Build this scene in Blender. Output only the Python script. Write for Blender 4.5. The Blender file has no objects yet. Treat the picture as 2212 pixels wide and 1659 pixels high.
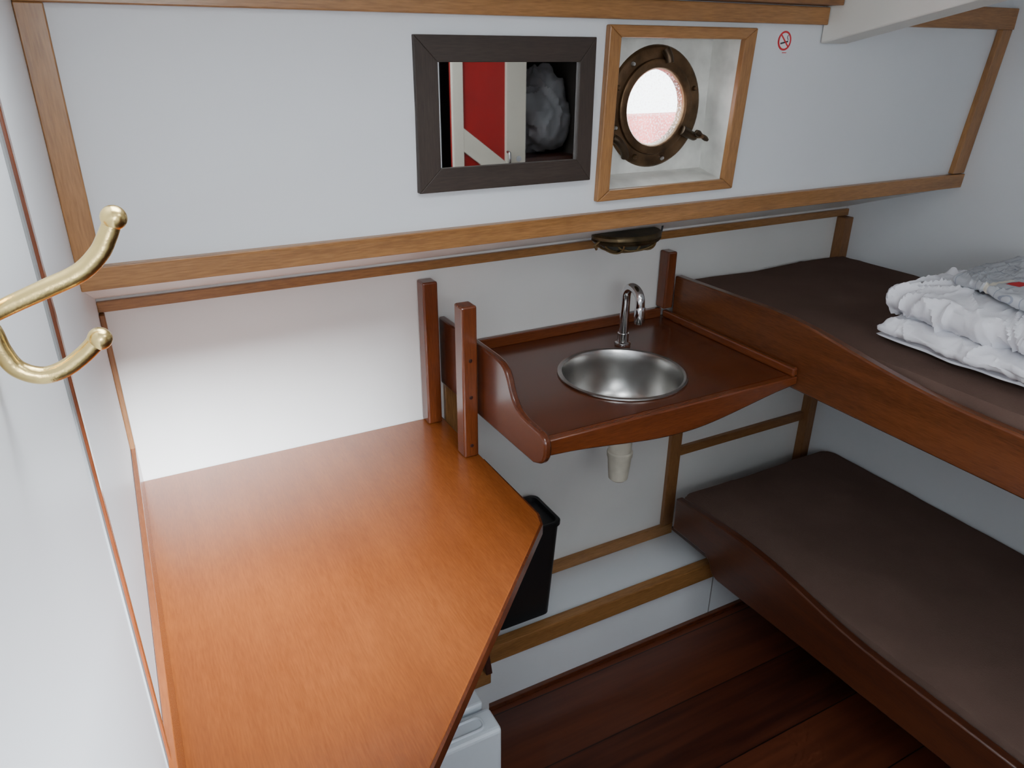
import bpy, bmesh, math, random
from mathutils import Vector, Matrix, noise
random.seed(4)
S=bpy.context.scene
COL=S.collection

# ------------------------------------------------------------------ materials
_m={}
def nt(name):
    m=bpy.data.materials.new(name); m.use_nodes=True
    n=m.node_tree.nodes; l=m.node_tree.links
    b=n["Principled BSDF"]
    return m,n,l,b
def plain(name,col,rough=.5,metal=0,coat=0,bump=0,bscale=60,var=0,vscale=6,spec=.5,sheen=0,rvar=0):
    if name in _m: return _m[name]
    m,n,l,b=nt(name)
    b.inputs["Base Color"].default_value=(*col,1); b.inputs["Roughness"].default_value=rough
    b.inputs["Metallic"].default_value=metal; b.inputs["Coat Weight"].default_value=coat
    b.inputs["Specular IOR Level"].default_value=spec
    b.inputs["Sheen Weight"].default_value=sheen
    tc=n.new("ShaderNodeTexCoord")
    if var:
        t=n.new("ShaderNodeTexNoise"); t.inputs["Scale"].default_value=vscale; t.inputs["Detail"].default_value=5
        l.new(tc.outputs["Object"],t.inputs["Vector"])
        r=n.new("ShaderNodeValToRGB")
        r.color_ramp.elements[0].position=.3; r.color_ramp.elements[1].position=.7
        r.color_ramp.elements[0].color=(*[c*(1-var) for c in col],1)
        r.color_ramp.elements[1].color=(*[min(1,c*(1+var*.5)) for c in col],1)
        l.new(t.outputs["Fac"],r.inputs["Fac"]); l.new(r.outputs["Color"],b.inputs["Base Color"])
        if rvar:
            mr_=n.new("ShaderNodeMapRange"); mr_.inputs["From Min"].default_value=.3; mr_.inputs["From Max"].default_value=.7
            mr_.inputs["To Min"].default_value=rough+rvar; mr_.inputs["To Max"].default_value=rough-rvar*.3
            l.new(t.outputs["Fac"],mr_.inputs["Value"]); l.new(mr_.outputs[0],b.inputs["Roughness"])
    if bump:
        t=n.new("ShaderNodeTexNoise"); t.inputs["Scale"].default_value=bscale; t.inputs["Detail"].default_value=4
        l.new(tc.outputs["Object"],t.inputs["Vector"])
        bp=n.new("ShaderNodeBump"); bp.inputs["Strength"].default_value=bump; bp.inputs["Distance"].default_value=.004
        l.new(t.outputs["Fac"],bp.inputs["Height"]); l.new(bp.outputs["Normal"],b.inputs["Normal"])
    _m[name]=m; return m
# dark, light, rough, coat, coarse scale, fine share
WOODS={
 'honey':((.22,.098,.030),(.39,.185,.060),.38,.25,26,.5),
 'batten':((.18,.078,.027),(.30,.135,.048),.45,.1,26,.5),
 'table':((.225,.062,.014),(.29,.084,.019),.27,.35,30,.6),
 'maho':((.070,.017,.006),(.118,.030,.010),.25,.42,22,.5),
 'apron':((.100,.024,.007),(.17,.042,.012),.25,.4,22,.5),
 'mahod':((.035,.009,.005),(.06,.016,.008),.32,.3,22,.5),
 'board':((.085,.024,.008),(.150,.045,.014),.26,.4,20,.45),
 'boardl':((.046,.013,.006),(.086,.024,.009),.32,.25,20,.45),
 'black':((.026,.016,.011),(.044,.029,.021),.55,.0,30,.6),
}
def wood(kind,axis=0):
    key=f"{kind}_wood_{'xyz'[axis]}"
    if key in _m: return _m[key]
    d,li,ro,co,cs,fs=WOODS[kind]
    m,n,l,b=nt(key)
    tc=n.new("ShaderNodeTexCoord"); mp=n.new("ShaderNodeMapping")
    s=[cs]*3; s[axis]=1.4
    mp.inputs["Scale"].default_value=s
    l.new(tc.outputs["Object"],mp.inputs["Vector"])
    t=n.new("ShaderNodeTexNoise"); t.inputs["Scale"].default_value=1.6; t.inputs["Detail"].default_value=7; t.inputs["Distortion"].default_value=.3
    l.new(mp.outputs["Vector"],t.inputs["Vector"])
    mp2=n.new("ShaderNodeMapping"); s2=[300,300,300]; s2[axis]=26; mp2.inputs["Scale"].default_value=s2
    l.new(tc.outputs["Object"],mp2.inputs["Vector"])
    t2=n.new("ShaderNodeTexNoise"); t2.inputs["Scale"].default_value=1.5; t2.inputs["Detail"].default_value=3
    l.new(mp2.outputs["Vector"],t2.inputs["Vector"])
    mx=n.new("ShaderNodeMath"); mx.operation='MULTIPLY_ADD'; mx.inputs[1].default_value=fs
    l.new(t2.outputs["Fac"],mx.inputs[0])
    sc=n.new("ShaderNodeMath"); sc.operation='MULTIPLY'; sc.inputs[1].default_value=1-fs
    l.new(t.outputs["Fac"],sc.inputs[0]); l.new(sc.outputs[0],mx.inputs[2])
    r=n.new("ShaderNodeValToRGB"); e=r.color_ramp.elements
    e[0].position=.36; e[0].color=(*d,1); e[1].position=.64; e[1].color=(*li,1)
    l.new(mx.outputs[0],r.inputs["Fac"]); colout=r.outputs["Color"]
    if kind=='table':
        n3=n.new("ShaderNodeTexNoise"); n3.inputs["Scale"].default_value=3.4; n3.inputs["Detail"].default_value=7; l.new(tc.outputs["Object"],n3.inputs["Vector"])
        m2=n.new("ShaderNodeMix"); m2.data_type='RGBA'; m2.blend_type='MULTIPLY'; m2.inputs["Factor"].default_value=.55
        r3=n.new("ShaderNodeValToRGB"); r3.color_ramp.elements[0].position=.36; r3.color_ramp.elements[0].color=(.68,.60,.52,1); r3.color_ramp.elements[1].position=.64
        l.new(n3.outputs["Fac"],r3.inputs[0]); l.new(colout,m2.inputs["A"]); l.new(r3.outputs[0],m2.inputs["B"]); colout=m2.outputs["Result"]
        vo=n.new("ShaderNodeTexVoronoi"); vo.inputs["Scale"].default_value=6.5; l.new(tc.outputs["Object"],vo.inputs["Vector"])
        k1=n.new("ShaderNodeMath"); k1.operation='LESS_THAN'; k1.inputs[1].default_value=.034; l.new(vo.outputs["Distance"],k1.inputs[0])
        m1=n.new("ShaderNodeMix"); m1.data_type='RGBA'; l.new(k1.outputs[0],m1.inputs["Factor"]); l.new(colout,m1.inputs["A"]); m1.inputs["B"].default_value=(.03,.010,.005,1); colout=m1.outputs["Result"]
    l.new(colout,b.inputs["Base Color"])
    b.inputs["Roughness"].default_value=ro
    b.inputs["Coat Weight"].default_value=co; b.inputs["Coat Roughness"].default_value=.16
    bp=n.new("ShaderNodeBump"); bp.inputs["Strength"].default_value=.05 if kind=='table' else .10; bp.inputs["Distance"].default_value=.0005
    l.new(mx.outputs[0],bp.inputs["Height"]); l.new(bp.outputs["Normal"],b.inputs["Normal"])
    _m[key]=m; return m
WHITE=plain('white_panel',(.73,.75,.77),.42,var=.015,vscale=3,spec=.35)
WHITEL=plain('white_panel_lower',(.75,.74,.715),.42,var=.04,vscale=5,spec=.4)
LEDGEW=plain('white_ledge_laminate',(.74,.77,.80),.35,var=.03,vscale=5,spec=.45)
CEIL=plain('white_ceiling',(.74,.74,.73),.5,var=.02)
CREAM=plain('cream_paint',(.76,.73,.62),.4,var=.05)
BRASS=plain('satin_brass',(.80,.60,.25),.26,1,bump=.08,bscale=300,var=.15,vscale=60)
BRONZE=plain('aged_bronze',(.155,.092,.048),.34,.85,var=.6,vscale=25,bump=.2,bscale=120)
BRONZED=plain('dark_bronze',(.075,.05,.03),.4,.8,var=.5,vscale=30)
STEEL=plain('brushed_steel',(.50,.49,.47),.27,1,bump=.05,bscale=40,var=.16,vscale=22)
CHROME=plain('chrome',(.62,.62,.63),.12,1)
BLACKP=plain('black_plastic',(.010,.010,.011),.45,bump=.05)
WPLAST=plain('white_plastic',(.66,.72,.78),.35)
DUCT=plain('aged_white_plastic',(.58,.54,.44),.5,var=.15,vscale=30)
MATT=plain('brown_mattress_fabric',(.125,.080,.064),1.0,bump=.25,bscale=350,var=.12,vscale=8,spec=.02,sheen=.0)
CLOTH=plain('white_cotton',(.80,.80,.84),.85,bump=.25,bscale=40,spec=.2)
REDP=plain('red_paint',(.44,.018,.018),.4,var=.15)
DARK=plain('dark_interior',(.022,.018,.016),.8)  # near-black colour put in for the darkness of the mirrored niche

# ------------------------------------------------------------------ helpers
WL={}
def parent_inv(p): return Matrix.Translation(-WL[p.name])
def finish(o,parent=None,label=None,category=None,kind=None,group=None):
    if parent:
        o.parent=parent; o.matrix_parent_inverse=parent_inv(parent)
    if label: o["label"]=label
    if category: o["category"]=category
    if kind: o["kind"]=kind
    if group: o["group"]=group
    return o
def mk(name,verts,faces,mat,smooth=False,bevel=0,seg=2,**kw):
    c=Vector([(min(v[i] for v in verts)+max(v[i] for v in verts))/2 for i in range(3)])
    me=bpy.data.meshes.new(name)
    me.from_pydata([tuple(Vector(v)-c) for v in verts],[],faces)
    bm=bmesh.new(); bm.from_mesh(me); bmesh.ops.recalc_face_normals(bm,faces=bm.faces); bm.to_mesh(me); bm.free()
    me.materials.append(mat)
    if smooth:
        for p in me.polygons: p.use_smooth=True
        me.set_sharp_from_angle(angle=math.radians(38))
    o=bpy.data.objects.new(name,me); COL.objects.link(o)
    o.location=c; WL[o.name]=c.copy()
    if bevel:
        b=o.modifiers.new("bevel",'BEVEL'); b.width=bevel; b.segments=seg; b.limit_method='ANGLE'; b.angle_limit=math.radians(40)
    return finish(o,**kw)
def thing(name,loc,label,category,group=None,kind=None,parent=None):
    e=bpy.data.objects.new(name,None); COL.objects.link(e); e.location=loc; e.empty_display_size=.05
    WL[e.name]=Vector(loc)
    return finish(e,parent=parent,label=label,category=category,group=group,kind=kind)
def wm(mat,d):
    if isinstance(mat,str):
        return wood(mat,max(range(3),key=lambda i:d[i]))
    return mat
def box(name,x0,x1,y0,y1,z0,z1,mat,bevel=.002,**kw):
    v=[(x,y,z) for x in (x0,x1) for y in (y0,y1) for z in (z0,z1)]
    f=[(0,1,3,2),(4,6,7,5),(0,4,5,1),(2,3,7,6),(0,2,6,4),(1,5,7,3)]
    return mk(name,v,f,wm(mat,(x1-x0,y1-y0,z1-z0)),bevel=bevel,**kw)
def slab(name,q,off,mat,bevel=.0015,**kw):
    q=[Vector(p) for p in q]; off=Vector(off)
    v=q+[p+off for p in q]
    f=[(0,1,2,3),(7,6,5,4),(0,4,5,1),(1,5,6,2),(2,6,7,3),(3,7,4,0)]
    d=[max(p[i] for p in v)-min(p[i] for p in v) for i in range(3)]
    return mk(name,v,f,wm(mat,d),bevel=bevel,**kw)
def prism(name,pts,axis,a0,a1,mat,bevel=.002,smooth=True,**kw):
    def P(p,a):
        if axis==0: return (a,p[0],p[1])
        if axis==1: return (p[0],a,p[1])
        return (p[0],p[1],a)
    n=len(pts)
    v=[P(p,a0) for p in pts]+[P(p,a1) for p in pts]
    f=[tuple(range(n)),tuple(range(2*n-1,n-1,-1))]+[(i,(i+1)%n,n+(i+1)%n,n+i) for i in range(n)]
    d=[max(p[i] for p in v)-min(p[i] for p in v) for i in range(3)]
    return mk(name,v,f,wm(mat,d),smooth=smooth,bevel=bevel,**kw)
def cr(pts,n=8):
    P=[Vector(p) for p in pts]; P=[P[0]*2-P[1]]+P+[P[-1]*2-P[-2]]
    out=[]
    for i in range(1,len(P)-2):
        for k in range(n):
            t=k/n
            out.append(.5*((2*P[i])+(-P[i-1]+P[i+1])*t+(2*P[i-1]-5*P[i]+4*P[i+1]-P[i+2])*t*t+(-P[i-1]+3*P[i]-3*P[i+1]+P[i+2])*t**3))
    out.append(P[-2]); return out
def cr2(pts,n=5): return [(p.x,p.y) for p in cr([(a,b_,0) for a,b_ in pts],n)]
def tube(name,pts,rad,mat,seg=14,closed=False,**kw):
    P=[Vector(p) for p in pts]; n=len(P)
    if not hasattr(rad,'__len__'): rad=[rad]*n
    T=[]
    for i in range(n):
        if closed: t=P[(i+1)%n]-P[i-1]
        else: t=P[min(i+1,n-1)]-P[max(i-1,0)]
        T.append(t.normalized())
    a=Vector((0,0,1)) if abs(T[0].z)<.9 else Vector((1,0,0))
    N=(a-T[0]*a.dot(T[0])).normalized()
    v=[];f=[]
    for i in range(n):
        N=(N-T[i]*N.dot(T[i])).normalized(); B=T[i].cross(N)
        for k in range(seg):
            an=2*math.pi*k/seg
            v.append(P[i]+(N*math.cos(an)+B*math.sin(an))*rad[i])
    for i in range(n if closed else n-1):
        j=(i+1)%n
        for k in range(seg):
            f.append((i*seg+k,i*seg+(k+1)%seg,j*seg+(k+1)%seg,j*seg+k))
    if not closed:
        f.append(tuple(range(seg))); f.append(tuple((n-1)*seg+k for k in range(seg)))
    return mk(name,v,f,mat,smooth=True,**kw)
def lathe(name,prof,c,mat,axis=2,seg=64,sx=1,sy=1,sgn=1,**kw):
    c=Vector(c); v=[];f=[];n=len(prof)
    for r,h in prof:
        for k in range(seg):
            a=2*math.pi*k/seg; p=(r*math.cos(a)*sx,r*math.sin(a)*sy)
            if axis==2: v.append(c+Vector((p[0],p[1],h*sgn)))
            elif axis==1: v.append(c+Vector((p[0],-h*sgn,p[1])))
            else: v.append(c+Vector((h*sgn,p[0],p[1])))
    for i in range(n-1):
        for k in range(seg):
            f.append((i*seg+k,i*seg+(k+1)%seg,(i+1)*seg+(k+1)%seg,(i+1)*seg+k))
    o=mk(name,v,f,mat,smooth=True,**kw)
    bm=bmesh.new(); bm.from_mesh(o.data); bmesh.ops.remove_doubles(bm,verts=bm.verts,dist=1e-6)
    bmesh.ops.recalc_face_normals(bm,faces=bm.faces); bm.to_mesh(o.data); bm.free()
    for p in o.data.polygons: p.use_smooth=True
    o.data.set_sharp_from_angle(angle=math.radians(38))
    return o
def rr(x0,x1,y0,y1,r,n=5):
    out=[]
    for cx,cy,a0 in ((x1-r,y1-r,0),(x0+r,y1-r,90),(x0+r,y0+r,180),(x1-r,y0+r,270)):
        for k in range(n+1):
            a=math.radians(a0+90*k/n); out.append((cx+r*math.cos(a),cy+r*math.sin(a)))
    return out

# ------------------------------------------------------------------ room constants
XL,XR=-.058,1.86
YW=1.44
def PY(x,z):
    f=(x-XL)/(XR-XL); b=1.11+f*.032; t=1.11
    k=min(1,max(0,(z-1.245)/(1.6-1.245)))
    return b*(1-k)+t*k
ST=dict(kind="structure")
def ceil_z(y):
    return 1.665+.21*(1.12-y) if y>.4 else 1.8162+.06*(.4-y)

# floor with planks
m,n,l,b=nt('mahogany_floor_planks')
tc=n.new("ShaderNodeTexCoord"); sp=n.new("ShaderNodeSeparateXYZ"); l.new(tc.outputs["Object"],sp.inputs[0])
dv=n.new("ShaderNodeMath"); dv.operation='DIVIDE'; dv.inputs[1].default_value=.19; l.new(sp.outputs["Y"],dv.inputs[0])
fl=n.new("ShaderNodeMath"); fl.operation='FLOOR'; l.new(dv.outputs[0],fl.inputs[0])
fr=n.new("ShaderNodeMath"); fr.operation='FRACT'; l.new(dv.outputs[0],fr.inputs[0])
wn=n.new("ShaderNodeTexWhiteNoise"); wn.noise_dimensions='1D'; l.new(fl.outputs[0],wn.inputs["W"])
mp=n.new("ShaderNodeMapping"); mp.inputs["Scale"].default_value=(2,30,30); l.new(tc.outputs["Object"],mp.inputs["Vector"])
t=n.new("ShaderNodeTexNoise"); t.inputs["Scale"].default_value=1.5; t.inputs["Detail"].default_value=7; l.new(mp.outputs[0],t.inputs["Vector"])
ad=n.new("ShaderNodeMath"); ad.operation='MULTIPLY_ADD'; ad.inputs[1].default_value=.45; l.new(wn.outputs["Value"],ad.inputs[0]); l.new(t.outputs["Fac"],ad.inputs[2])
r=n.new("ShaderNodeValToRGB"); e=r.color_ramp.elements
e[0].position=.35; e[0].color=(.036,.010,.006,1); e[1].position=1.0; e[1].color=(.125,.033,.014,1)
l.new(ad.outputs[0],r.inputs["Fac"])
t5=n.new("ShaderNodeTexNoise"); t5.inputs["Scale"].default_value=3; t5.inputs["Detail"].default_value=2; l.new(tc.outputs["Object"],t5.inputs["Vector"])
r5=n.new("ShaderNodeMapRange"); r5.inputs["From Min"].default_value=.3; r5.inputs["From Max"].default_value=.7; r5.inputs["To Min"].default_value=.28; r5.inputs["To Max"].default_value=.42
l.new(t5.outputs["Fac"],r5.inputs["Value"]); l.new(r5.outputs[0],b.inputs["Roughness"])
lt=n.new("ShaderNodeMath"); lt.operation='LESS_THAN'; lt.inputs[1].default_value=.016; l.new(fr.outputs[0],lt.inputs[0])
mx=n.new("ShaderNodeMix"); mx.data_type='RGBA'; l.new(lt.outputs[0],mx.inputs["Factor"]); l.new(r.outputs["Color"],mx.inputs["A"]); mx.inputs["B"].default_value=(.008,.005,.004,1)
l.new(mx.outputs["Result"],b.inputs["Base Color"]); b.inputs["Coat Weight"].default_value=.15
FLOORM=m
box("floor",XL,XR+.03,-1.3,1.47,-.03,0,FLOORM,bevel=0,**ST)
box("wall_back",XL,XR+.03,YW,YW+.03,0,1.17,WHITEL,bevel=0,**ST)
box("wall_left",XL-.03,XL,-.66,YW+.03,0,1.95,WHITE,bevel=0,**ST)
box("wall_right",XR,XR+.03,-1.3,YW,0,1.95,WHITE,bevel=0,**ST)
# forward bulkhead; companionway opening cut to a slot that shapes the daylight beam
OX,OZ0,OZ1=.40,1.51,1.722
v=[(XL,0),(1.205,0),(1.205,1.95),(XL,1.95),(XL+.01,OZ0),(OX,OZ0),(OX,OZ1),(XL+.01,OZ1)]
V=[(a,-.67,c) for a,c in v]+[(a,-.64,c) for a,c in v]; F=[]
for o_ in (0,8):
    F+=[(o_,o_+1,o_+5,o_+4),(o_+1,o_+2,o_+6,o_+5),(o_+2,o_+3,o_+7,o_+6),(o_+3,o_,o_+4,o_+7)]
for i in range(4):
    j=(i+1)%4; F+=[(i,j,8+j,8+i),(4+i,4+j,12+j,12+i)]
mk("wall_front",V,F,WHITE,**ST)
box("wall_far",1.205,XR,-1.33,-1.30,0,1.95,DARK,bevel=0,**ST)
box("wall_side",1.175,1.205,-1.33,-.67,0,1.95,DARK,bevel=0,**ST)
# upper panel with window opening
WX0,WX1,WZ0,WZ1=.788,1.064,1.319,1.571
xs=[XL,WX0,WX1,XR]; zs=[None,WZ0,WZ1,1.67]
def rail_z(x): return 1.254-.008*(x-XL)/(XR-XL)
v=[];f=[]
for z in zs:
    for x in xs:
        zz=rail_z(x)-.001 if z is None else z
        v.append((x,PY(x,zz),zz))
for j in range(3):
    for i in range(3):
        if i==1 and j==1: continue
        a=j*4+i; f.append((a,a+1,a+5,a+4))
mk("wall_upper",v,f,WHITE,**ST)
mk("wall_soffit",[(XL,PY(XL,1.24)-.003,1.2535),(XR,PY(XR,1.24)-.003,1.2455),(XR,YW,1.146),(XL,YW,1.146)],[(0,1,2,3)],WHITEL,**ST)
ys=[1.13,.9,.62,.28,0,-.35,-.67,-1.33]; cx=[XL-.03,-.02,.42,.6,1.05,1.175,XR+.03]
v=[(x,y,ceil_z(y)) for y in ys for x in cx]; f=[]
holes={(1,2),(3,4),(0,6),(1,6),(2,6),(3,6),(4,6)}  # cells left out: openings added for fill lamps and the companionway beam
for j in range(len(ys)-1):
    for i in range(len(cx)-1):
        if (i,j) in holes: continue
        a=j*len(cx)+i; f.append((a,a+1,a+len(cx)+1,a+len(cx)))
mk("ceiling",v,f,CEIL,**ST)

# trims ------------------------------------------------------
def onpanel(name,x0,x1,z0,z1,mat,th=.014,off=0,**kw):
    q=[(x0,PY(x0,z0)-off,z0),(x1,PY(x1,z0)-off,z0),(x1,PY(x1,z1)-off,z1),(x0,PY(x0,z1)-off,z1)]
    return slab(name,q,(0,-th,0),mat,**kw)
slab("trim_1",[(XL,PY(XL,1.25),rail_z(XL)),(XR,PY(XR,1.25),rail_z(XR)),(XR,PY(XR,1.28),1.279),(XL,PY(XL,1.28),1.285)],(0,-.016,0),'honey',**ST)
onpanel("trim_2",XL,1.262,1.596,1.626,'honey',th=.016,**ST)
onpanel("trim_3",1.30,XR,1.597,1.64,'honey',th=.016,**ST)
onpanel("trim_4",XL,1.262,1.628,1.665,'batten',th=.045,**ST)
onpanel("trim_5",XL,-.027,1.286,1.596,'honey',th=.016,**ST)
slab("trim_6",[(1.813,PY(1.81,1.281),1.281),(1.858,PY(1.858,1.281),1.281),(1.858,PY(1.858,1.6),1.597),(1.822,PY(1.82,1.6),1.597)],(0,-.014,0),'honey',**ST)
slab("trim_7",[(XL,YW,1.123),(XR,YW,1.122),(XR,YW,1.141),(XL,YW,1.142)],(0,-.010,0),'honey',**ST)
box("trim_8",XL,XL+.009,YW-.022,YW,.775,1.121,'batten',**ST)
box("trim_9",XR-.035,XR,YW-.03,YW,.21,1.120,'batten',**ST)
box("trim_10",1.285,1.325,YW-.014,YW,.238,.90,'batten',**ST)
box("trim_11",1.325,XR-.035,YW-.014,YW,.472,.50,'batten',**ST)
box("trim_12",.60,1.325,YW-.014,YW,.201,.237,'honey',**ST)
box("trim_13",.592,.622,YW-.012,YW,.238,.900,'honey',**ST)
box("trim_14",XL,XL+.004,.628,.642,.0,1.9,'apron',bevel=.001,**ST)
box("trim_15",XL,XL+.0015,.612,.628,.0,1.9,plain('seam_shadow_grey',(.22,.22,.22),.6),bevel=0,**ST)  # painted grey strip standing in for the shadow gap beside the edge strip
box("baseboard_back",.60,XR,1.242,1.256,0,.016,'maho',**ST)
bz=lambda y: 1.563+.21*(1.11-y) if y>.4 else 1.712+.06*(.4-y)
yy=[1.108,.9,.65,.4,.1,-.3,-.63]
prism("trim_16",[(y,bz(y)) for y in yy]+[(y,ceil_z(y)+.004) for y in reversed(yy)],0,1.264,1.335,plain('white_beam_paint',(.74,.73,.67),.45,var=.06),bevel=.003,**ST)
for i,(x0,x1,y0,y1) in enumerate([(-.02,.42,.28,.62),(.6,1.05,-.35,0)]):
    z=ceil_z((y0+y1)/2)
    q=[(x0,y0),(x1,y0),(x1,y1),(x0,y1)]
    v=[(a,b_,ceil_z(b_)) for a,b_ in q]+[(a,b_,z+.12) for a,b_ in q]
    mk(f"trim_{17+i}",v,[(k,(k+1)%4,4+(k+1)%4,4+k) for k in range(4)],CEIL,**ST)  # shaft sides around the added fill-lamp openings

# ------------------------------------------------------------------ ledge (step)
lg=thing("ledge",(1.2,1.35,0),"low white ledge with varnished wood edge beneath the washstand","ledge")
box("ledge_body",.60,XR,1.256,YW,0,.2,LEDGEW,bevel=0,parent=lg)
box("ledge_edge",.60,XR,1.240,1.270,.163,.215,'honey',bevel=.003,parent=lg)
box("ledge_seam",1.345,1.3475,1.2545,1.2565,.0,.162,plain('seam_shadow_grey',(.22,.22,.22)),bevel=0,parent=lg)
l2=thing("ledge",(.3,1.3,0),"low white ledge under the wooden table with wood edge","ledge")
box("ledge_body",XL,.598,1.225,YW,0,.165,LEDGEW,bevel=0,parent=l2)
box("ledge_edge",XL,.598,1.21,1.232,.135,.175,'honey',bevel=.003,parent=l2)
prism("ledge_bracket",[(1.2,.176),(1.32,.166),(1.32,.3),(1.27,.29),(1.235,.26),(1.215,.22)],0,.580,.597,'mahod',parent=l2,label="small dark curved wooden bracket")

# ------------------------------------------------------------------ table
tb=thing("table",(.25,1.1,.75),"glossy orange-brown varnished wooden table top fixed in the cabin corner","table")
TP=[(XL+.002,1.438),(.583,1.438),(.583,.985),(.573,.955),(.190,.568),(.02,.39),(XL+.002,.39)]
def polyprism(name,pts,z0,z1,mat,**kw): return prism(name,pts,2,z0,z1,mat,**kw)
polyprism("tabletop",TP,.75,.772,wood('table',1),bevel=.002,smooth=False,parent=tb)
polyprism("table_lip",[(.5845,1.21),(.5865,.985),(.576,.952),(.193,.565),(.024,.386),(.018,.39),(.19,.569),(.5715,.956),(.5815,.986),(.5815,1.21)],.749,.7705,wood('maho',1),bevel=.0,smooth=False,parent=tb,label="darker brown edge strip")
prism("table_fiddle",[(1.437,.773),(1.437,.855),(1.3,.860),(.95,.873),(.62,.890),(.39,.890),(.39,.773)],0,XL+.0005,XL+.0095,'table',parent=tb,bevel=.001,label="upright edge board against the white wall")
box("table_leg",-.04,.0,.42,.46,0,.75,'maho',parent=tb)
box("table_cleat",.0,.55,1.415,1.438,.705,.75,'maho',parent=tb)

# ------------------------------------------------------------------ sink counter
sc=thing("washstand",(.9,1.2,.92),"dark red mahogany washstand counter with curved side board","washstand")
cxk,cyk,rk=.893,1.167,.131
x0,x1,y0,y1=.601,1.217,1.0,1.438
ang=sorted([2*math.pi*k/72 for k in range(72)]+[math.atan2(b_-cyk,a-cxk)%(2*math.pi) for a in (x0,x1) for b_ in (y0,y1)])
inn=[];out=[]
for a in ang:
    c_,s_=math.cos(a),math.sin(a)
    tx=((x1-cxk)/c_ if c_>1e-9 else (x0-cxk)/c_ if c_<-1e-9 else 1e9)
    ty=((y1-cyk)/s_ if s_>1e-9 else (y0-cyk)/s_ if s_<-1e-9 else 1e9)
    t_=min(tx,ty); inn.append((cxk+rk*c_,cyk+rk*s_)); out.append((cxk+t_*c_,cyk+t_*s_))
N=len(ang); z0,z1=.900,.92
v=[(*p,z1) for p in inn]+[(*p,z1) for p in out]+[(*p,z0) for p in inn]+[(*p,z0) for p in out]; f=[]
for i in range(N):
    j=(i+1)%N
    f+= [(i,j,N+j,N+i),(2*N+i,3*N+i,3*N+j,2*N+j),(N+i,N+j,3*N+j,3*N+i),(i,2*N+i,2*N+j,j)]
mk("countertop",v,f,wood('maho',0),parent=sc)
ap=[(.601,.9205),(.8,.9205),(1.0,.9205),(1.217,.9205),(1.217,.902)]+cr2([(1.217,.902),(1.15,.893),(1.08,.880),(1.02,.869),(.96,.861),(.90,.859),(.84,.862),(.78,.869),(.72,.877),(.66,.884),(.601,.888)],4)[1:]
prism("front_apron",ap,1,.982,1.0,'apron',parent=sc,bevel=.003,label="curved front edge board in lighter red mahogany")
sb=[(1.437,.855),(1.437,1.014),(1.30,1.016)]+cr2([(1.17,1.017),(1.14,1.014),(1.122,1.005),(1.110,.99),(1.100,.972),(1.088,.956),(1.07,.944),(1.04,.937),(1.0,.936),(.985,.934),(.973,.926),(.969,.912),(.972,.892),(.984,.876),(1.01,.865)],4)
prism("side_board",sb,0,.586,.601,'maho',parent=sc,bevel=.004,label="tall curved splash board")
box("back_fiddle",.601,1.20,1.424,1.438,.920,.945,'apron',parent=sc)
box("side_fiddle",1.203,1.217,.984,1.424,.920,.940,'apron',parent=sc,bevel=.004)
box("post",.547,.580,1.225,1.262,.773,1.102,'apron',parent=sc,bevel=.004)
box("post",.539,.573,1.402,1.438,.773,1.104,'apron',parent=sc,bevel=.004)
def disc(name,c,r,h,mat,axis,parent,seg=16,sgn=1,**kw):
    return lathe(name,[(0,h),(r*.7,h),(r,h*.5),(r,0),(0,0)],c,mat,axis=axis,seg=seg,sgn=sgn,parent=parent,**kw)
WPLUG=plain('wood_plug',(.03,.008,.005),.4)
for z in (.80,.99,.91): disc("screw_plug",(.564,1.225,z),.004,.0008,WPLUG,1,sc)

sk=thing("sink",(cxk,cyk,.92),"round stainless steel basin set in the mahogany counter","sink")
lathe("basin",[(.134,.9203),(.139,.9215),(.1385,.9245),(.134,.926),(.129,.924),(.126,.917),(.124,.895),(.119,.86),(.110,.83),(.095,.808),(.07,.797),(.03,.793),(0,.792)],(cxk,cyk,0),STEEL,parent=sk)
lathe("drain",[(.022,.7935),(.022,.797),(.018,.798),(.012,.795),(0,.795)],(cxk,cyk,0),CHROME,parent=sk,seg=32)
lathe("drain_trap",[(0,.655),(.018,.656),(.022,.66),(.025,.69),(.027,.715),(.029,.718),(.029,.728),(.026,.731),(.026,.76),(.030,.765),(.030,.785),(.024,.79),(.0,.791)],(.903,cyk,0),DUCT,parent=sk,seg=32,label="off-white plastic drain trap")
fc=thing("faucet",(.994,1.306,.92),"slim chrome gooseneck faucet behind the round basin","faucet")
lathe("faucet_base",[(0,.9205),(.018,.9205),(.0190,.923),(.018,.927),(.0135,.929),(.013,.936),(.013,.95),(.0,.95)],(.994,1.306,0),CHROME,parent=fc,seg=32)
pts=[(.994,1.306,.93),(.994,1.306,.97),(.994,1.306,1.01),(.994,1.306,1.035)]
for k in range(1,9):
    a=math.pi*k/8*.98; pts.append((.994-.004*k/8,1.277+.029*math.cos(a),1.037+.029*math.sin(a)))
pts+= [(.99,1.247,1.02)]
tube("spout",cr(pts,4),.0106,CHROME,seg=20,parent=fc)
tube("aerator",[(.99,1.2475,1.028),(.99,1.2468,1.026),(.99,1.246,.998),(.99,1.246,.992)],[.0114,.0122,.0122,.0105],CHROME,seg=20,parent=fc)

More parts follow.
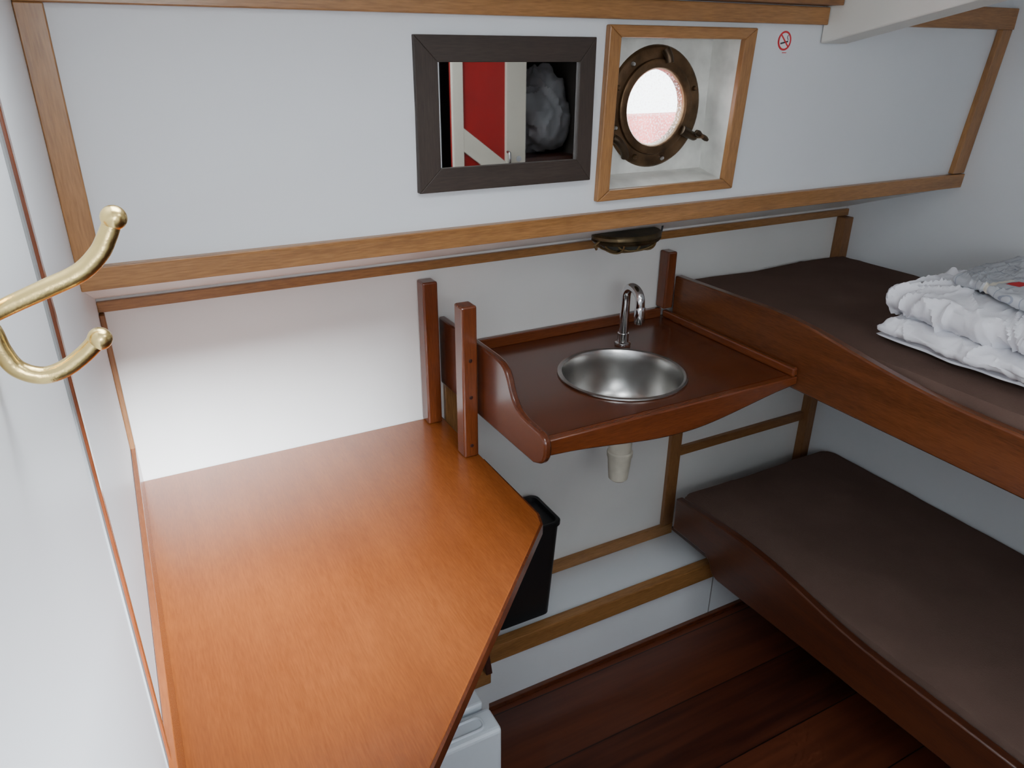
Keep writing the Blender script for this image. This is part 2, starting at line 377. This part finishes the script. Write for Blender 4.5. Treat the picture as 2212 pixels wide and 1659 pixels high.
# ------------------------------------------------------------------ bunks
bk=thing("bunk",(1.54,.5,.885),"upper wooden bunk berth with shaped mahogany side board","bunk bed",group="berths along the bulkhead")
prism("side_board",[(1.405,.886),(1.405,1.033)]+cr2([(1.2,1.036),(1.08,1.038),(.99,1.033),(.90,1.021),(.80,1.006),(.70,.995),(.6,.990),(.4,.989)],5)+[(-.45,.989),(-.45,.886)],0,1.219,1.241,'board',parent=bk,bevel=.004)
box("berth_base",1.241,XR-.001,-.45,1.436,.886,.905,'mahod',parent=bk)
box("post",1.190,1.2185,1.403,1.438,.948,1.095,'apron',parent=bk,bevel=.004)
bl=thing("bunk",(1.54,.4,.275),"lower wooden bunk berth with shaped mahogany side board","bunk bed",group="berths along the bulkhead")
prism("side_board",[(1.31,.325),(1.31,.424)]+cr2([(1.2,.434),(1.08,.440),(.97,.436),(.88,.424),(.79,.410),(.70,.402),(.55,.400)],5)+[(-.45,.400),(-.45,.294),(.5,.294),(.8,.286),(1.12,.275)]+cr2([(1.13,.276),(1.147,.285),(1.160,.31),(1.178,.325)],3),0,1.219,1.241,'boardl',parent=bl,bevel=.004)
box("berth_base",1.241,XR-.001,-.45,1.34,.295,.305,'mahod',parent=bl)
box("berth_cleat",1.80,XR-.001,-.45,1.235,.0,.294,'mahod',parent=bl)
def softbox(name,x0,x1,y0,y1,z0,z1,mat,r=.03,amp=.004,fs=5,nx=40,ny=110,rc=.07,seed=0,**kw):
    V=[];F=[]
    hx,hy,hz=(x1-x0)/2,(y1-y0)/2,(z1-z0)/2; c=Vector(((x0+x1)/2,(y0+y1)/2,(z0+z1)/2))
    def rrc(px,py):
        x=px*hx; y=py*hy
        ax,ay=abs(x)-(hx-rc),abs(y)-(hy-rc)
        if ax>0 and ay>0:
            m_=max(ax,ay); d=math.hypot(ax,ay); k=m_/d
            x=math.copysign(hx-rc+ax*k,x); y=math.copysign(hy-rc+ay*k,y)
        return x,y
    def hgt(px,py):
        dx=(1-abs(px))*hx; dy=(1-abs(py))*hy; d=min(dx,dy)
        if d>=r: return 1.
        return math.sqrt(max(0,1-((r-d)/r)**2))
    idx={}
    for s in (1,-1):
        for j in range(ny+1):
            for i in range(nx+1):
                u=-math.cos(math.pi*i/nx)*.35+(2*i/nx-1)*.65; w=-math.cos(math.pi*j/ny)*.15+(2*j/ny-1)*.85
                h=hgt(u,w); x,y=rrc(u,w)
                if h==0 and s==-1: idx[(s,i,j)]=idx[(1,i,j)]; continue
                z=(hz-r+r*h)*s if h>0 else 0
                p=Vector((x,y,z))+c
                nn=noise.noise(Vector((p.x*fs,p.y*fs,s*3.+seed)))*amp+noise.noise(Vector((p.x*fs*3,p.y*fs*3,7.)))*amp*.35
                wv=Vector((p.x*2.2,p.y*5,seed+2.)); wpv=noise.noise(wv)*1.4
                nn+=max(0,1-abs(noise.noise(Vector((p.x*2.5+wpv,p.y*4+wpv,seed+9.))))*9)**2*amp*.5
                if s>0: p.z+=nn*h
                idx[(s,i,j)]=len(V); V.append(p)
    for s in (1,-1):
        for j in range(ny):
            for i in range(nx):
                q=(idx[(s,i,j)],idx[(s,i+1,j)],idx[(s,i+1,j+1)],idx[(s,i,j+1)])
                if len(set(q))==4: F.append(q)
    return mk(name,V,F,mat,smooth=True,**kw)
softbox("mattress",1.2425,XR-.004,-.43,1.428,.906,1.009,MATT,r=.013,amp=.004,rc=.02,label="dark brown fabric mattress on the upper berth",category="mattress",group="berth mattresses")
softbox("mattress",1.2425,XR-.004,-.43,1.345,.306,.407,MATT,r=.015,amp=.004,rc=.05,seed=4,label="dark brown fabric mattress on the lower berth",category="mattress",group="berth mattresses")

# folded bedding
def ridge(v): return 1-abs(noise.noise(v))*2
def folded(name,path,th,ya,yb,mat,amp=.006,seed=0,ny=190,wr=1.0,slant=0,edge=1.0,fq=1.0,**kw):
    P=cr([(p[0],0,p[1]) for p in path],10); n=len(P)
    V=[];ring=2*n
    for j in range(ny+1):
        w=j/ny; y=ya+(yb-ya)*w
        rl=max(.02,th*.7)
        e=min(w,1-w)*(yb-ya); k=1 if e>rl else math.sqrt(max(.0,1-((rl-e)/rl)**2))*.92+.08
        left=[];right=[]
        for i,p in enumerate(P):
            t=(P[min(i+1,n-1)]-P[max(i-1,0)]).normalized(); nr=Vector((-t.z,0,t.x))
            endk=min(1,(min(i,n-1-i)+.6)/5)**.5
            q=Vector((p.x,y,p.z))
            s1=noise.noise(Vector((q.x*5+seed,q.y*5,seed)))*amp
            yo=noise.noise(Vector((p.x*7,seed,p.z*50)))*.022*(1 if w>.5 else -1)*(abs(w-.5)*2)**3
            xo=(noise.noise(Vector((y*5,p.z*45,seed)))*2.2+noise.noise(Vector((y*17,p.z*70,seed)))*.9)*amp*edge
            q=q+Vector((xo+slant*(y-.75),yo,s1*.7))
            h=th/2*k*endk
            wv=Vector((p.x*4.2+seed,y*4.2,p.z*9))*fq
            warp=Vector((noise.noise(wv*.9),noise.noise(wv*.9+Vector((9,2,1))),0))*1.6
            r1=max(0,ridge(wv+warp))**6; r2=max(0,ridge(wv*2.3+warp*1.5+Vector((3,3,3))))**6; r3_=max(0,ridge(wv*5+warp*2+Vector((7,1,3))))**5
            wr1=(r1*.6+r2*.45+r3_*.25)*amp*wr*endk*k
            left.append(q+nr*(h+wr1-amp*.2*wr)); right.append(q-nr*(h))
        V+=left+right[::-1]
    F=[]
    for j in range(ny):
        for i in range(ring):
            a=j*ring+i; b_=j*ring+(i+1)%ring
            F.append((a,b_,b_+ring,a+ring))
    F.append(tuple(range(ring))); F.append(tuple(ny*ring+i for i in range(ring)))
    return mk(name,V,F,mat,smooth=True,**kw)
folded("duvet",[(1.335,1.023),(1.5,1.024),(1.66,1.024),(1.725,1.026),(1.745,1.0335),(1.725,1.041),(1.6,1.041),(1.45,1.041),(1.340,1.041)]+[(1.320,1.049),(1.340,1.057),(1.45,1.057),(1.6,1.057),(1.72,1.057)],.0160,.28,.897,CLOTH,amp=.007,seed=1,wr=1.3,edge=1.5,fq=1.9,label="white folded duvet lying on the brown mattress",category="duvet",group="folded bedding")
folded("duvet",[(1.72,1.084),(1.6,1.084),(1.45,1.083),(1.375,1.083),(1.345,1.098),(1.375,1.115),(1.45,1.117),(1.6,1.118),(1.72,1.114)],.032,.28,.905,CLOTH,amp=.010,seed=23,wr=1.7,edge=.9,fq=1.7,label="puffy white folded duvet stacked on another duvet",category="duvet",group="folded bedding")
m,n,l,b=nt('checked_grey_blue_cotton')
CHECK=m
dc=folded("duvet_cover",[(1.70,1.145),(1.60,1.146),(1.49,1.145),(1.420,1.143),(1.400,1.1485),(1.418,1.154),(1.52,1.156),(1.62,1.156),(1.70,1.154)],.009,.40,.845,CHECK,amp=.007,seed=14,wr=1.4,slant=.28,fq=2.0,label="folded grey-blue checked duvet cover with red patch on white duvets",category="duvet cover")
cc=WL[dc.name]
tc=n.new("ShaderNodeTexCoord"); addv=n.new("ShaderNodeVectorMath"); addv.operation='ADD'; addv.inputs[1].default_value=(cc.x,cc.y,0); l.new(tc.outputs["Object"],addv.inputs[0])
mp=n.new("ShaderNodeMapping"); mp.inputs["Rotation"].default_value=(0,0,.3); l.new(addv.outputs[0],mp.inputs["Vector"])
sp=n.new("ShaderNodeSeparateXYZ"); l.new(mp.outputs[0],sp.inputs[0])
sp0=n.new("ShaderNodeSeparateXYZ"); l.new(addv.outputs[0],sp0.inputs[0])
def band(axis,period,w):
    d=n.new("ShaderNodeMath"); d.operation='DIVIDE'; d.inputs[1].default_value=period; l.new(sp.outputs[axis],d.inputs[0])
    f_=n.new("ShaderNodeMath"); f_.operation='FRACT'; l.new(d.outputs[0],f_.inputs[0])
    c=n.new("ShaderNodeMath"); c.operation='LESS_THAN'; c.inputs[1].default_value=w; l.new(f_.outputs[0],c.inputs[0]); return c
def inrange(out,c,w):
    cm=n.new("ShaderNodeMath"); cm.operation='COMPARE'; cm.inputs[1].default_value=c; cm.inputs[2].default_value=w; l.new(out,cm.inputs[0]); return cm.outputs[0]
def mul(a,b_):
    mm_=n.new("ShaderNodeMath"); mm_.operation='MULTIPLY'; l.new(a,mm_.inputs[0]); l.new(b_,mm_.inputs[1]); return mm_.outputs[0]
def mixc(f_,a,colr):
    x=n.new("ShaderNodeMix"); x.data_type='RGBA'; l.new(f_,x.inputs["Factor"]); l.new(a,x.inputs["A"]); x.inputs["B"].default_value=(*colr,1); return x.outputs["Result"]
ba,bb=band("X",.055,.035),band("Y",.055,.035)
mxx=n.new("ShaderNodeMath"); mxx.operation='MAXIMUM'; l.new(ba.outputs[0],mxx.inputs[0]); l.new(bb.outputs[0],mxx.inputs[1])
mix=n.new("ShaderNodeMix"); mix.data_type='RGBA'; mix.inputs["A"].default_value=(.44,.455,.48,1); mix.inputs["B"].default_value=(.27,.29,.34,1)
l.new(mxx.outputs[0],mix.inputs["Factor"])
c1_=mixc(mul(inrange(sp0.outputs["X"],1.432,.045),inrange(sp0.outputs["Y"],.750,.005)),mix.outputs["Result"],(.66,.62,.52))
c2_=mixc(mul(inrange(sp0.outputs["X"],1.455,.024),inrange(sp0.outputs["Y"],.728,.012)),c1_,(.5,.015,.02))
l.new(c2_,b.inputs["Base Color"]); b.inputs["Roughness"].default_value=.85

# ------------------------------------------------------------------ coat hook
K=.889
def H(x,z,y=.36): return (x*K,y,1.55+(z-1.55)*K)
hk=thing("coat_hook",(XL,.36,1.45),"satin brass double coat hook on the white wall","coat hook")
up=cr([H(-.0655,1.433),H(-.052,1.4385),H(-.0356,1.4445),H(-.0200,1.4505),H(-.0105,1.4585),H(-.0055,1.466),H(-.0015,1.4735)],8)
nU=len(up); tube("upper_prong",up,[.0037+.0005*math.sin(i/nU*3) for i in range(nU)],BRASS,seg=18,parent=hk)
lo=cr([H(-.0645,1.434),H(-.0615,1.427),H(-.0600,1.417),H(-.0560,1.407),H(-.047,1.4015),H(-.037,1.403),H(-.027,1.409),H(-.0195,1.4155)],8)
tube("lower_prong",lo,.0039,BRASS,seg=18,parent=hk)
def ball(name,c,r,mat,parent,sz=1,**kw):
    return lathe(name,[(r*math.sin(math.pi*i/12),-r*sz*math.cos(math.pi*i/12)) for i in range(13)],c,mat,seg=24,parent=parent,**kw)
ball("hook_tip",H(-.0008,1.4750),.0054,BRASS,hk); ball("hook_tip",H(-.0184,1.4160),.0052,BRASS,hk)
prism("hook_plate",[(.36+a,b_) for a,b_ in rr(-.0085,.0085,1.432,1.470,.008)],0,XL+.0003,XL+.0035,BRASS,parent=hk,bevel=.001)

# ------------------------------------------------------------------ mirror
my=1.1175
mr=thing("mirror",(.59,my,1.34),"rectangular wall mirror in a wide dark stained wood frame","mirror")
X0,X1,Z0,Z1=.427,.744,1.343,1.569; a0,a1,c0,c1=.464,.714,1.379,1.532
ft=.013
for nm,q in (("frame_rail",[(X0,Z0),(X1,Z0),(a1,c0),(a0,c0)]),("frame_rail",[(X0,Z1),(X1,Z1),(a1,c1),(a0,c1)]),("frame_stile",[(X0,Z0),(X0,Z1),(a0,c1),(a0,c0)]),("frame_stile",[(X1,Z0),(X1,Z1),(a1,c1),(a1,c0)])):
    slab(nm,[(p[0],my-.001,p[1]) for p in q],(0,-ft,0),'black',parent=mr,bevel=.001)
mm,n_,l_,b_=nt('mirror_silver'); b_.inputs["Metallic"].default_value=1; b_.inputs["Roughness"].default_value=.015; b_.inputs["Base Color"].default_value=(.90,.90,.89,1)
box("mirror_glass",a0-.003,a1+.003,my-.008,my-.003,c0-.003,c1+.003,mm,bevel=0,parent=mr)

# ------------------------------------------------------------------ porthole window
wn_=thing("window_1",(.93,1.13,1.30),"round bronze porthole in a white recess with varnished wooden frame",None,kind="structure")
X0,X1,Z0,Z1=.765,1.089,1.302,1.588; a0,a1,c0,c1=.790,1.062,1.321,1.569
for nm,q in (("frame_rail",[(X0,Z0),(X1,Z0),(a1,c0),(a0,c0)]),("frame_rail",[(X0,Z1),(X1,Z1),(a1,c1),(a0,c1)]),("frame_stile",[(X0,Z0),(X0,Z1),(a0,c1),(a0,c0)]),("frame_stile",[(X1,Z0),(X1,Z1),(a1,c1),(a1,c0)])):
    slab(nm,[(p[0],PY(p[0],p[1]),p[1]) for p in q],(0,-.013,0),'honey',parent=wn_,bevel=.002)
YB=1.185; WH=plain('white_reveal_paint',(.74,.74,.69),.5,var=.25,vscale=18)
e_=.0005
v=[(a0-e_,PY(a0,c0)-.003,c0-e_),(a1+e_,PY(a1,c0)-.003,c0-e_),(a1+e_,PY(a1,c1)-.003,c1+e_),(a0-e_,PY(a0,c1)-.003,c1+e_),(a0-e_,YB,c0+.014),(a1+e_,YB,c0+.014),(a1+e_,YB,c1+e_),(a0-e_,YB,c1+e_)]
mk("window_reveal",v,[(0,1,5,4),(1,2,6,5),(2,3,7,6),(3,0,4,7)],WH,parent=wn_)
pc=(.934,1.452); seg=64
hx0,hx1,hz0,hz1=a0-.01,a1+.01,c0-.005,c1+.01
angs=sorted([2*math.pi*k/seg for k in range(seg)]+[math.atan2(b2-pc[1],a2-pc[0])%(2*math.pi) for a2 in (hx0,hx1) for b2 in (hz0,hz1)])
inn=[];out=[]
for a in angs:
    c_,s_=math.cos(a),math.sin(a)
    tx=((hx1-pc[0])/c_ if c_>1e-9 else (hx0-pc[0])/c_ if c_<-1e-9 else 1e9)
    ty=((hz1-pc[1])/s_ if s_>1e-9 else (hz0-pc[1])/s_ if s_<-1e-9 else 1e9)
    t_=min(tx,ty); inn.append((pc[0]+.08*c_,YB,pc[1]+.08*s_)); out.append((pc[0]+t_*c_,YB,pc[1]+t_*s_))
N=len(angs)
mk("reveal_back",inn+out,[(i,(i+1)%N,N+(i+1)%N,N+i) for i in range(N)],WH,parent=wn_)
C=(pc[0],YB,pc[1])
lathe("porthole_flange",[(.078,-.02),(.078,.005),(.103,.006),(.1065,.004),(.1085,.0)],C,BRONZE,axis=1,parent=wn_)
lathe("porthole_ring",[(.0665,-.012),(.0665,.004),(.0675,.009),(.070,.0115),(.080,.0115),(.0835,.010),(.085,.0055)],C,BRONZE,axis=1,parent=wn_)
gm,n_,l_,b_=nt('salty_window_glass')
out_=n_["Material Output"]; tr=n_.new("ShaderNodeBsdfTransparent"); tr.inputs[0].default_value=(.97,.99,.98,1)
gl=n_.new("ShaderNodeBsdfGlossy"); gl.inputs["Roughness"].default_value=.05
df=n_.new("ShaderNodeBsdfTranslucent"); df.inputs[0].default_value=(.95,.95,.97,1)
ms=n_.new("ShaderNodeMixShader"); ms.inputs[0].default_value=.05; l_.new(tr.outputs[0],ms.inputs[1]); l_.new(gl.outputs[0],ms.inputs[2])
tc=n_.new("ShaderNodeTexCoord"); ns=n_.new("ShaderNodeTexNoise"); ns.inputs["Scale"].default_value=260; ns.inputs["Detail"].default_value=6; l_.new(tc.outputs["Object"],ns.inputs["Vector"])
rp=n_.new("ShaderNodeValToRGB"); rp.color_ramp.elements[0].position=.48; rp.color_ramp.elements[0].color=(.05,.05,.05,1); rp.color_ramp.elements[1].position=.66; rp.color_ramp.elements[1].color=(.6,.6,.6,1); l_.new(ns.outputs["Fac"],rp.inputs[0])
m2=n_.new("ShaderNodeMixShader"); l_.new(rp.outputs[0],m2.inputs[0]); l_.new(ms.outputs[0],m2.inputs[1]); l_.new(df.outputs[0],m2.inputs[2]); l_.new(m2.outputs[0],out_.inputs[0])
lathe("glass_pane",[(0,.002),(.0670,.002)],C,gm,axis=1,parent=wn_)
for k,a in enumerate((78,128,158,200,245,285,20,330)):
    a=math.radians(a); cc_=(pc[0]+.0955*math.cos(a),YB-.005,pc[1]+.0955*math.sin(a))
    lathe("bolt",[(0,.006),(.003,.0055),(.0045,.0035),(.005,0)],cc_,STEEL if k%2 else BRONZE,axis=1,seg=16,parent=wn_)
tube("hinge",cr([(pc[0]-.094,YB-.008,pc[1]-.050),(pc[0]-.082,YB-.012,pc[1]-.058),(pc[0]-.070,YB-.012,pc[1]-.074),(pc[0]-.064,YB-.008,pc[1]-.086)],5),.0075,BRONZED,parent=wn_)
tube("keeper_lug",cr([(pc[0]+.012,YB-.008,pc[1]+.10),(pc[0]+.016,YB-.013,pc[1]+.088),(pc[0]+.018,YB-.014,pc[1]+.078)],5),.008,BRONZED,parent=wn_)
tube("keeper_lug",cr([(pc[0]+.062,YB-.014,pc[1]-.042),(pc[0]+.080,YB-.016,pc[1]-.050),(pc[0]+.098,YB-.014,pc[1]-.056)],5),[.009]*5+[.008]*5+[.006],BRONZED,parent=wn_)
tube("wing_nut",cr([(pc[0]+.084,YB-.030,pc[1]-.044),(pc[0]+.094,YB-.030,pc[1]-.050),(pc[0]+.104,YB-.030,pc[1]-.055),(pc[0]+.115,YB-.030,pc[1]-.061)],4),[.004,.005,.006,.006,.005,.0045,.004,.0045,.005,.005,.005,.004,.003],BRONZED,parent=wn_)
tube("wing_nut_bolt",[(pc[0]+.094,YB-.012,pc[1]-.055),(pc[0]+.094,YB-.038,pc[1]-.053)],.0035,BRONZE,parent=wn_)

# ------------------------------------------------------------------ no smoking sticker
sx,sz=1.172,1.568; sy=PY(sx,sz)
sg=thing("no_smoking_sign",(sx,sy,sz),"small round red and white no-smoking sticker on the white panel","sign")
RS=plain('sign_red',(.62,.02,.03),.4); WS=plain('sign_white',(.85,.85,.85),.4); BS=plain('sign_black',(.02,.02,.03),.4)
lathe("sign_disc",[(0,.0006),(.0155,.0006),(.0155,0)],(sx,sy,sz),WS,axis=1,parent=sg,seg=48)
lathe("sign_ring",[(.0135,.0007),(.0135,.0011),(.0168,.0011),(.0168,0)],(sx,sy,sz),RS,axis=1,parent=sg,seg=48)
def strip(name,p,q,w,off,mat,parent,z=0):
    p=Vector(p);q=Vector(q);d=(q-p).normalized();nn=Vector((-d.y,d.x))*w/2
    v=[(sx+a.x,sy-off,sz+a.y) for a in (p+nn,q+nn,q-nn,p-nn)]
    return slab(name,v,(0,.0004,0),mat,parent=parent,bevel=0)
strip("cigarette",(-.010,-.005),(.009,-.001),.0028,.0010,BS,sg)
strip("smoke",(.009,.001),(.006,.006),.0012,.0010,BS,sg)
strip("smoke",(.006,.006),(.008,.010),.0012,.0010,BS,sg)
strip("slash_bar",(-.010,.010),(.010,-.010),.0028,.0014,RS,sg)
strip("sign_caption",(-.002,-.0205),(.009,-.0205),.0012,.0006,RS,sg)

# ------------------------------------------------------------------ bulkhead lamp under the soffit
lc=Vector((.957,1.27,1.199))
lp=thing("bulkhead_lamp",lc,"oval brass bulkhead lamp with wire cage mounted under the ledge","lamp")
LB=plain('tarnished_brass',(.12,.088,.045),.40,.85,var=.5,vscale=40)
lathe("lamp_base",[(0,0),(.078,0),(.082,-.004),(.082,-.010),(.078,-.012),(.082,-.015),(.078,-.020),(.068,-.020),(0,-.020)],lc,LB,sy=.70,parent=lp)
lathe("lamp_glass",[(.066,-.020),(.063,-.026),(.058,-.027),(.056,-.031),(.048,-.032),(.044,-.035),(.032,-.036),(.026,-.038),(0,-.039)],lc,plain('smoky_lamp_glass',(.05,.052,.042),.3,coat=.2),sy=.70,parent=lp)
LC=plain('cage_brass',(.34,.25,.12),.35,.9)
for yy_ in (-.75,-.38,.0,.38,.75):
    k=math.sqrt(1-yy_**2)
    tube("cage_wire",[lc+Vector((.074*k*math.cos(math.pi*i/12),yy_*.052,-.018-.024*math.sin(math.pi*i/12)*k)) for i in range(13)],.0022,LC,seg=8,parent=lp)
for xx_ in (-.040,.0,.040):
    tube("cage_wire",[lc+Vector((xx_,.048*math.cos(math.pi*i/12),-.018-.024*math.sin(math.pi*i/12))) for i in range(13)],.0022,LC,seg=8,parent=lp)
tube("lamp_lug",[lc+Vector((-.076,-.01,-.012)),lc+Vector((-.090,-.012,-.020)),lc+Vector((-.084,-.012,-.028))],.003,LC,seg=8,parent=lp)
tube("lamp_cable",cr([lc+Vector((.076,0,-.010)),lc+Vector((.090,.0,-.016)),lc+Vector((.095,.0,.0)),lc+Vector((.094,.0,.010))],5),.0022,BLACKP,seg=8,parent=lp)

# ------------------------------------------------------------------ waste bin
bn=thing("waste_bin",(.74,1.36,.201),"black plastic rectangular waste bin standing on the white ledge","waste bin")
def loft(name,rings,mat,**kw):
    n=len(rings[0]); V=[p for r in rings for p in r]; F=[]
    for i in range(len(rings)-1):
        for k in range(n): F.append((i*n+k,i*n+(k+1)%n,(i+1)*n+(k+1)%n,(i+1)*n+k))
    F.append(tuple(range(n))); F.append(tuple((len(rings)-1)*n+k for k in range(n)))
    return mk(name,V,F,mat,smooth=True,**kw)
def R3(x0,x1,y0,y1,r,z): return [(a,b_,z) for a,b_ in rr(x0,x1,y0,y1,r)]
loft("bin_body",[R3(.660,.806,1.295,1.395,.015,.2015),R3(.656,.810,1.291,1.399,.016,.206),R3(.648,.833,1.290,1.424,.02,.475)],BLACKP,parent=bn)
loft("bin_rim",[R3(.6475,.8335,1.2895,1.4245,.02,.474),R3(.645,.837,1.286,1.427,.021,.476),R3(.645,.837,1.286,1.427,.021,.486),R3(.648,.834,1.289,1.424,.02,.488),R3(.655,.828,1.295,1.418,.018,.487),R3(.668,.800,1.305,1.385,.015,.24)],BLACKP,parent=bn)

# ------------------------------------------------------------------ fridge
fr_=thing("fridge",(.2,1.0,0),"small white fridge standing under the wooden table","fridge")
box("fridge_body",-.02,.43,.905,1.195,.0,.452,WPLAST,bevel=.006,seg=3,parent=fr_)
box("fridge_door",-.02,.437,.840,.897,.02,.450,WPLAST,bevel=.009,seg=3,parent=fr_)
tube("door_handle",[(a,b_,.4505) for a,b_ in rr(.24,.41,.855,.882,.012)],.0028,WPLAST,seg=8,closed=True,parent=fr_)
slab("lid_panel",[(.06,.925,.452),(.40,.925,.452),(.41,1.17,.452),(.05,1.17,.452)],(0,0,.006),WPLAST,bevel=.002,parent=fr_)
slab("lid_groove",[(.08,.940,.4582),(.385,.940,.4582),(.385,.944,.4582),(.08,.944,.4582)],(0,0,.0006),plain('grey_groove',(.30,.33,.37),.5),bevel=0,parent=fr_)

# ------------------------------------------------------------------ opposite side seen in the mirror
dr=thing("door_1",(1.39,-.6,0),"red panel door with cream painted frame and diagonal brace",None,kind="structure")
box("door_panel",1.236,1.562,-.615,-.605,.02,1.80,REDP,bevel=0,parent=dr)
box("door_stile",1.236,1.282,-.605,-.588,.02,1.80,CREAM,parent=dr)
box("door_stile",1.472,1.562,-.605,-.588,.02,1.80,CREAM,parent=dr)
slab("door_brace",[(1.282,-.604,1.175),(1.282,-.604,1.265),(1.472,-.604,1.125),(1.472,-.604,1.035)],(0,.014,0),CREAM,parent=dr)
tube("door_handle",cr([(1.478,-.588,1.165),(1.478,-.57,1.16),(1.478,-.57,1.12),(1.478,-.588,1.11)],4),.006,CHROME,parent=dr)
lathe("keyhole_plate",[(0,.002),(.012,.002),(.012,0)],(1.53,-.588,1.135),CHROME,axis=1,sgn=-1,seg=24,parent=dr)
cb=thing("locker",(1.7,-.95,0),"dark wooden locker holding bedding bags","locker")
box("locker_body",1.575,XR-.018,-1.25,-.62,0,1.13,'mahod',parent=cb)
box("niche_dark_sheet",XR-.016,XR-.002,-1.29,-.50,0,1.84,DARK,parent=cb,bevel=0)  # added sheet that darkens the niche side in the mirror
def bag(name,c,r,seed,mat,zmin=1.132,**kw):
    V=[];F=[];nu,nv=90,60
    for j in range(nv+1):
        th=math.pi*j/nv
        for i in range(nu):
            ph=2*math.pi*i/nu; d=Vector((math.sin(th)*math.cos(ph),math.sin(th)*math.sin(ph),math.cos(th)))
            wq=d*1.6+Vector((seed,0,0)); wp=Vector((noise.noise(wq),noise.noise(wq+Vector((5,5,5))),noise.noise(wq+Vector((2,8,1)))))
            k=1+.30*noise.noise(d*1.3+Vector((seed,0,0)))+.14*(ridge(wq+wp)-.6)+.05*(ridge(d*3.5+wp*2)-.6)
            p=Vector(c)+Vector((d.x*r[0],d.y*r[1],d.z*r[2]))*k
            p.z=max(p.z,zmin); p.x=min(p.x,XR-.02); V.append(p)
    for j in range(nv):
        for i in range(nu):
            a=j*nu+i;b2=j*nu+(i+1)%nu; F.append((a,b2,b2+nu,a+nu))
    o=mk(name,V,F,mat,smooth=True,**kw)
    bm=bmesh.new(); bm.from_mesh(o.data); bmesh.ops.remove_doubles(bm,verts=bm.verts,dist=1e-5); bm.to_mesh(o.data); bm.free(); return o
bag("bedding_bag",(1.715,-.80,1.29),(.175,.14,.19),3,plain('grey_plastic_film',(.28,.29,.31),.28),label="crumpled grey-white plastic bag of bedding on the locker",category="bag")

# outside: neighbouring red hull, seen through the porthole
hl=prism("hull",[(-3.5,-2.5),(6.5,-2.5),(6.5,1.20),(4,1.17),(0,1.17),(-3.5,1.20)],1,4.0,4.2,plain('weathered_red_hull_paint',(.62,.12,.11),.6,var=.4,vscale=6),label="red painted ship hull moored alongside",category="ship hull",bevel=.02)

# ------------------------------------------------------------------ lights / world
w=bpy.data.worlds.new("World"); S.world=w; w.use_nodes=True
bg=w.node_tree.nodes["Background"]; bg.inputs[0].default_value=(.90,.96,1,1); bg.inputs[1].default_value=8.0
def area(name,loc,size,power,col=(1,1,1),target=None,sy=None,spread=math.pi):
    L=bpy.data.lights.new(name,'AREA'); L.energy=power; L.color=col; L.size=size
    if sy: L.shape='RECTANGLE'; L.size_y=sy
    L.spread=spread
    o=bpy.data.objects.new(name,L); COL.objects.link(o); o.location=loc
    if target: o.rotation_euler=(Vector(target)-Vector(loc)).to_track_quat('-Z','Y').to_euler()
    return o
area("ceiling_fill_left",(.2,.45,ceil_z(.45)+.10),.42,4.4,(.88,.94,1),sy=.32)  # added fill lamp in a ceiling opening made for it
area("ceiling_fill_right",(.825,-.175,ceil_z(-.17)+.10),.43,1.9,(.95,.97,1),sy=.33)  # added general fill; its ceiling opening is made up too
area("companionway_daylight",(.45,-2.2,2.33),.40,950,(.84,.92,1),target=(.1,1.2,.9),sy=.20)
area("cabin_fill",(.16,-.60,1.50),.36,4.0,(.93,.96,1),target=(.55,1.1,1.2),sy=.4)  # added fill lamp inside the cabin, aimed at the back wall

# ------------------------------------------------------------------ camera
dX=Vector((.8825,-.1886,.4307)).normalized(); dY=Vector((-.470,-.3665,.8028)); dY=(dY-dX*dX.dot(dY)).normalized(); dZ=dX.cross(dY)
cam=bpy.data.cameras.new("Camera"); co=bpy.data.objects.new("Camera",cam); COL.objects.link(co)
R=Matrix(((dX.x,-dX.y,-dX.z),(dY.x,-dY.y,-dY.z),(dZ.x,-dZ.y,-dZ.z)))
co.matrix_world=Matrix.Translation((0,0,1.55))@R.to_4x4()
cam.sensor_width=36; cam.lens=1598/2212*36; cam.clip_start=.01
S.camera=co
